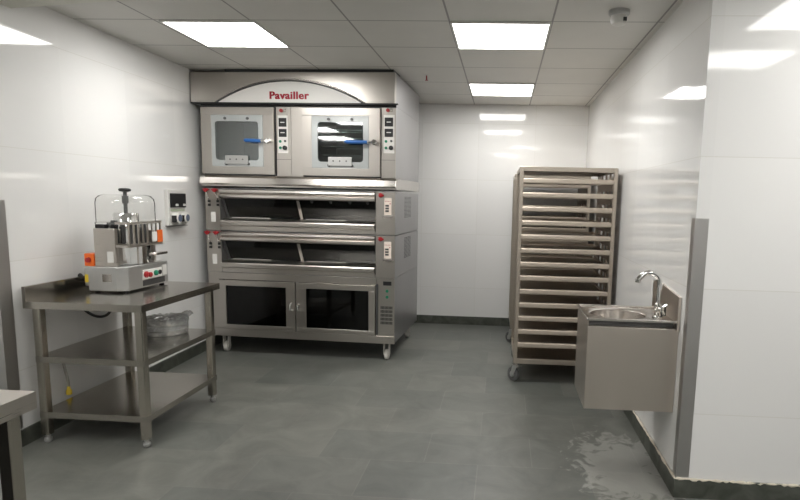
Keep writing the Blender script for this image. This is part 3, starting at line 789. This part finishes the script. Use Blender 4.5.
# ------------------------------------------------------------------ tray racks
RW, RD, RH, RZ = .770, .77, 1.772, .165
def make_rack():
    r = empty('tray_rack', (0, 0, 0), 0, '', 'rack', 'mobile racks standing one behind the other by the right wall')
    p = .030
    for x in (0, RW - p):
        for y in (0, RD - p):
            MB().box(x, x + p, y, y + p, RZ, RH).build('upright', 'rack', r, .003)
    tf = MB(); tf.box(p, RW - p, .0, .028, RH - .036, RH); tf.box(p, RW - p, RD - .028, RD, RH - .036, RH); tf.box(.002, p, p, RD - p, RH - .036, RH); tf.box(RW - p, RW - .002, p, RD - p, RH - .036, RH)
    tf.box(p, RW - p, .028, RD - .028, RH - .004, RH - .001)
    tf.build('top_frame', 'rack', r, .003)
    bf = MB(); bf.box(p, RW - p, .0, .03, RZ, RZ + .042); bf.box(p, RW - p, RD - .03, RD, RZ, RZ + .042); bf.box(.002, p, p, RD - p, RZ, RZ + .04); bf.box(RW - p, RW - .002, p, RD - p, RZ, RZ + .04)
    bf.box(p, RW - p, .03, RD - .03, RZ + .036, RZ + .040)
    bf.build('bottom_frame', 'rack', r, .003)
    for k in range(13):
        z = 1.668 - .1115 * k
        s = MB(); x0, x1 = p + .001, RW - p - .036
        # shelf pan with a rolled front edge
        s.box(x0 + .012, x1 + .022, .02, RD - .03, z - .012, z - .009)
        s.prism([(.004, z - .026), (.0, z - .018), (.0, z + .006), (.004, z + .013), (.014, z + .015), (.020, z + .010), (.020, z - .026)], 0, x0, RW - p - .001)
        s.box(x0 + .012, x0 + .015, .02, RD - .03, z - .009, z + .008)
        s.box(x1 + .019, x1 + .022, .02, RD - .03, z - .009, z + .008)
        s.box(x0 + .012, x1 + .022, RD - .034, RD - .03, z - .009, z + .012)
        s.build('shelf', 'shelf', r)
        MB().box(.030, .034, .032, RD - .032, z - .072, z - .014).build('side_rail', 'tray', r)
        MB().box(RW - .034, RW - .030, .032, RD - .032, z - .072, z - .014).build('side_rail', 'tray', r)
    # wire hangers seen through the right side
    wv = MB()
    for y in (.20, .38, .56):
        for x in (.022, RW - .022): wv.box(x - .006, x + .006, y - .02, y + .02, RZ + .04, RH - .036)
    wv.build('side_bars', 'tray', r, smooth=True)
    for i, x in enumerate((.03, RW - .03)):
        for y in (.035, RD - .035):
            a = (.75, -.5, 1.0, .9)[i * 2 + (1 if y > .1 else 0)]
            c = MB(); c.lathe([(.012, RZ - .02), (.012, RZ)], (0, 0, 0), 12); c.lathe([(.03, RZ - .028), (.032, RZ - .018)], (0, 0, 0), 18)
            for dx in (-.024, .018): c.prism([(-.025, RZ - .024), (.025, RZ - .024), (.050, .040), (.020, .040)], 0, dx, dx + .006)
            c.box(-.024, .024, -.03, .03, RZ - .030, RZ - .024)
            co = c.build('castor', 'castal', r, loc=(x, y, 0), rot=(0, 0, a))
            MB().lathe([(.047, -.016), (.057, -.013), (.060, 0), (.057, .013), (.047, .016)], (0, .034, .0605), 26, axis=0).build('wheel', 'rubber', co, smooth=True)
            MB().lathe([(.026, -.0172), (.026, .0172)], (0, .034, .0605), 16, axis=0).build('hub', 'castal', co, smooth=True)
    return r
r1 = make_rack(); r1.location = (.122, 4.715, 0); r1.rotation_euler = (0, 0, R(.6))
r1['label'] = 'nearer of two tall steel tray racks on castors, standing beside the sink'
r2 = copy_tree(r1); r2.location = (.108, 6.05, 0); r2.rotation_euler = (0, 0, R(.3))
r2['label'] = 'farther steel tray rack, hidden behind the nearer rack against the back wall'

# ------------------------------------------------------------------ hand sink on the right wall
SX0, SY0, SY1, SZ = .462, 3.045, 3.46, .895
sk = empty('hand_sink', (XR, (SY0 + SY1) / 2, SZ), 0, 'boxy stainless steel hand wash sink hung on the right wall', 'sink')
ox, oy = XR, (SY0 + SY1) / 2
def sb_(mb, x0, x1, y0, y1, z0, z1): return mb.box(x0 - ox, x1 - ox, y0 - oy, y1 - oy, z0 - SZ, z1 - SZ)
xe = XR - .0015
# rim with an oval bowl opening
rim = MB(); bx, by, ra, rb_ = .655, 3.255, .150, .150; N = 48
bow = lambda t, k=1.0: (bx + ra * k * math.cos(t), by + rb_ * k * math.sin(t))
def edge_pt(t):
    c_, s_2 = math.cos(t), math.sin(t)
    ks = []
    if c_ > 1e-9: ks.append((xe - bx) / c_)
    if c_ < -1e-9: ks.append((SX0 - bx) / c_)
    if s_2 > 1e-9: ks.append((SY1 - by) / s_2)
    if s_2 < -1e-9: ks.append((SY0 - by) / s_2)
    k = min(ks); return (bx + k * c_, by + k * s_2)
angs = sorted(set([2 * math.pi * k / N for k in range(N)] + [math.atan2(y - by, x - bx) % (2 * math.pi) for x in (SX0, xe) for y in (SY0, SY1)]))
loops = []
for kf, z in ((None, SZ - .004), (1.06, SZ - .004), (1.0, SZ - .010), (.97, SZ - .06), (.88, SZ - .11), (.55, SZ - .135), (.12, SZ - .14)):
    loops.append([rim.bm.verts.new(((edge_pt(t) if kf is None else bow(t, kf))[0] - ox, (edge_pt(t) if kf is None else bow(t, kf))[1] - oy, z - SZ)) for t in angs])
for A, B in zip(loops, loops[1:]):
    for k in range(len(angs)): rim.bm.faces.new((A[k], A[(k + 1) % len(angs)], B[(k + 1) % len(angs)], B[k]))
rim.bm.faces.new(loops[-1])
basin = rim.build('basin', 'bright', sk, smooth=True)
rl = MB(); sb_(rl, SX0, xe, SY0 - .004, SY0 + .006, SZ - .008, SZ + .006); sb_(rl, SX0, xe, SY1 - .006, SY1 + .004, SZ - .008, SZ + .006); sb_(rl, SX0 - .004, SX0 + .006, SY0 - .004, SY1 + .004, SZ - .008, SZ + .006)
rl.build('rim', 'bright', sk, .002)
cb_ = MB()
nk = MB(); sb_(nk, SX0 + .008, xe, SY0 + .040, SY0 + .044, .850, SZ - .008); nk.build('recess_shade', 'dgrey', sk)  # shade under the rim painted in as a dark grey neck
sb_(cb_, SX0 + .002, xe, SY0 + .001, SY0 + .006, .405, .856)
sb_(cb_, SX0 + .002, xe, SY0 + .006, SY0 + .044, .852, .856)                     # front panel
sb_(cb_, SX0 + .002, SX0 + .007, SY0 + .006, SY1 - .006, .405, SZ - .008)        # left side
sb_(cb_, SX0 + .002, xe, SY1 - .006, SY1 - .001, .405, SZ - .008)                # far side
sb_(cb_, SX0 + .007, xe, SY0 + .006, SY1 - .006, .43, .434)
cb_.build('cabinet_panel', 'sink', sk, .0015)
usp = MB(); usp.prism([(SY0 - .01 - oy, -.05), (SY1 + .10 - oy, -.05), (SY1 + .10 - oy, .150), (SY1 + .04 - oy, .162), (SY0 - .01 - oy, .132)], 0, xe - .014 - ox, xe - ox)
usp.build('splashback', 'sink', sk, .001)
MB().lathe([(.016, -.44 + -.05), (.016, -.455)], (-.20, .03, 0), 14).build('waste_outlet', 'offwhite', sk, smooth=True)
MB().lathe([(.022, -.1395), (.022, -.136)], (bx - ox, by - oy, 0), 18).build('drain', 'chrome', basin, smooth=True)
fx, fy = .853, 3.17
fa = empty('gooseneck_faucet', (fx, fy, SZ - .0035), 0, 'chrome gooseneck tap with cross handle on the hand sink', 'tap')
fa.scale = (1.1, 1.1, 1.1)
MB().lathe([(.026, 0), (.026, .006), (.018, .010), (.016, .035), (.021, .045), (.021, .06), (.014, .068), (.011, .08)], seg=22).build('tap_body', 'chrome', fa, smooth=True)
MB().tube(smoothline([(0, 0, .07), (0, 0, .12), (0, 0, .175), (-.012, 0, .205), (-.045, 0, .222), (-.080, 0, .212), (-.102, 0, .188), (-.106, 0, .178)], 7), .0125, 14).build('spout', 'chrome', fa, smooth=True)
MB().lathe([(.0125, .172), (.0135, .176), (.0135, .190)], (-.106, 0, 0), 14).build('nozzle', 'chrome', fa, smooth=True)
hh = MB()
hh.tube([(0, -.018, .052), (0, -.055, .054)], .006, 8)
hh.lathe([(.007, -.062), (.014, -.056), (.014, -.046), (.007, -.042)], (0, 0, .054), 14, axis=1)
for a in range(4):
    t = a * math.pi / 2 + .5; hh.tube([(0, -.052, .054), (.032 * math.cos(t), -.052, .054 + .032 * math.sin(t))], [.006, .008], 8)
hh.build('cross_handle', 'chrome', fa, smooth=True)
hk = MB(); hk.tube([(.028, .0, .01), (.028, .0, .065)], .012, 10); hk.tube([(0, 0, .05), (.028, 0, .05)], .008, 8)
hk.build('valve_stem', 'dgrey', fa, smooth=True)

# ------------------------------------------------------------------ counter at the lower left
CX0, CX1, CY0, CY1, CZ = -2.15, -1.475, .35, 1.712, .86
ct = empty('steel_counter', ((CX0 + CX1) / 2, (CY0 + CY1) / 2, 0), 0, 'corner of a plain stainless steel counter at the lower left edge of the picture', 'counter')
tx = ct.location.copy()
pan(CX0, CX1, CY0, CY1, CZ, .056).build('worktop', 'steel', ct)
for x in (CX0 + .045, CX1 - .048):
    for y in (CY0 + .06, CY1 - .06):
        lo = MB().box(x - .0225 - tx.x, x + .0225 - tx.x, y - .0225 - tx.y, y + .0225 - tx.y, .04, CZ - .004).build('leg', 'leg', ct, .005)
        MB().lathe([(.014, .04), (.014, .03), (.021, .026), (.021, .01), (.012, 0)], (x - tx.x, y - tx.y, 0), 16).build('foot', 'castal', lo, smooth=True)
# black block added to fill the dark area under the counter
ap = empty('undercounter_block', (-1.86, 1.02, 0), 0, 'added black block filling the dark area under the steel counter at the lower left', 'block')
MB().box(-.255, .245, -.58, .60, .10, .78).build('body', 'black', ap, .006)
MB().box(-.255, .245, .60, .615, .14, .76).build('back_panel', 'black', ap, .003)
MB().box(-.235, .225, -.55, .57, 0, .10).build('plinth', 'dgrey', ap)

# ------------------------------------------------------------------ world, camera, view
w = bpy.data.worlds.new('world'); scn.world = w; w.use_nodes = True
w.node_tree.nodes['Background'].inputs[0].default_value = (.5, .5, .5, 1); w.node_tree.nodes['Background'].inputs[1].default_value = .05
f, ppx, ppy = 583.53, 465.82, 279.58
pi_, ya, ro = R(7.7936), R(3.489), R(1.3775)
F = Vector((-math.sin(ya) * math.cos(pi_), math.cos(ya) * math.cos(pi_), -math.sin(pi_)))
Rt = Vector((math.cos(ya), math.sin(ya), 0)); U = Rt.cross(F)
R2 = Rt * math.cos(ro) + U * math.sin(ro); U2 = -Rt * math.sin(ro) + U * math.cos(ro)
cam = bpy.data.cameras.new('camera'); co = bpy.data.objects.new('camera', cam); COL.objects.link(co)
co.matrix_world = Matrix(((R2.x, U2.x, -F.x, 0), (R2.y, U2.y, -F.y, 0), (R2.z, U2.z, -F.z, 1.5), (0, 0, 0, 1)))
cam.sensor_width = 36; cam.lens = f / 800 * 36
cam.shift_x = -(ppx - 400) / 800; cam.shift_y = (ppy - 250) / 800
cam.clip_start = .05
scn.camera = co
scn.view_settings.view_transform = 'Standard'; scn.view_settings.look = 'None'
scn.view_settings.exposure = 1.2; scn.view_settings.gamma = 1; scn.view_settings.use_curve_mapping = False
scn.cycles.max_bounces = 10; scn.cycles.diffuse_bounces = 6; scn.cycles.glossy_bounces = 6; scn.cycles.transparent_max_bounces = 24
scn.cycles.sample_clamp_indirect = 8
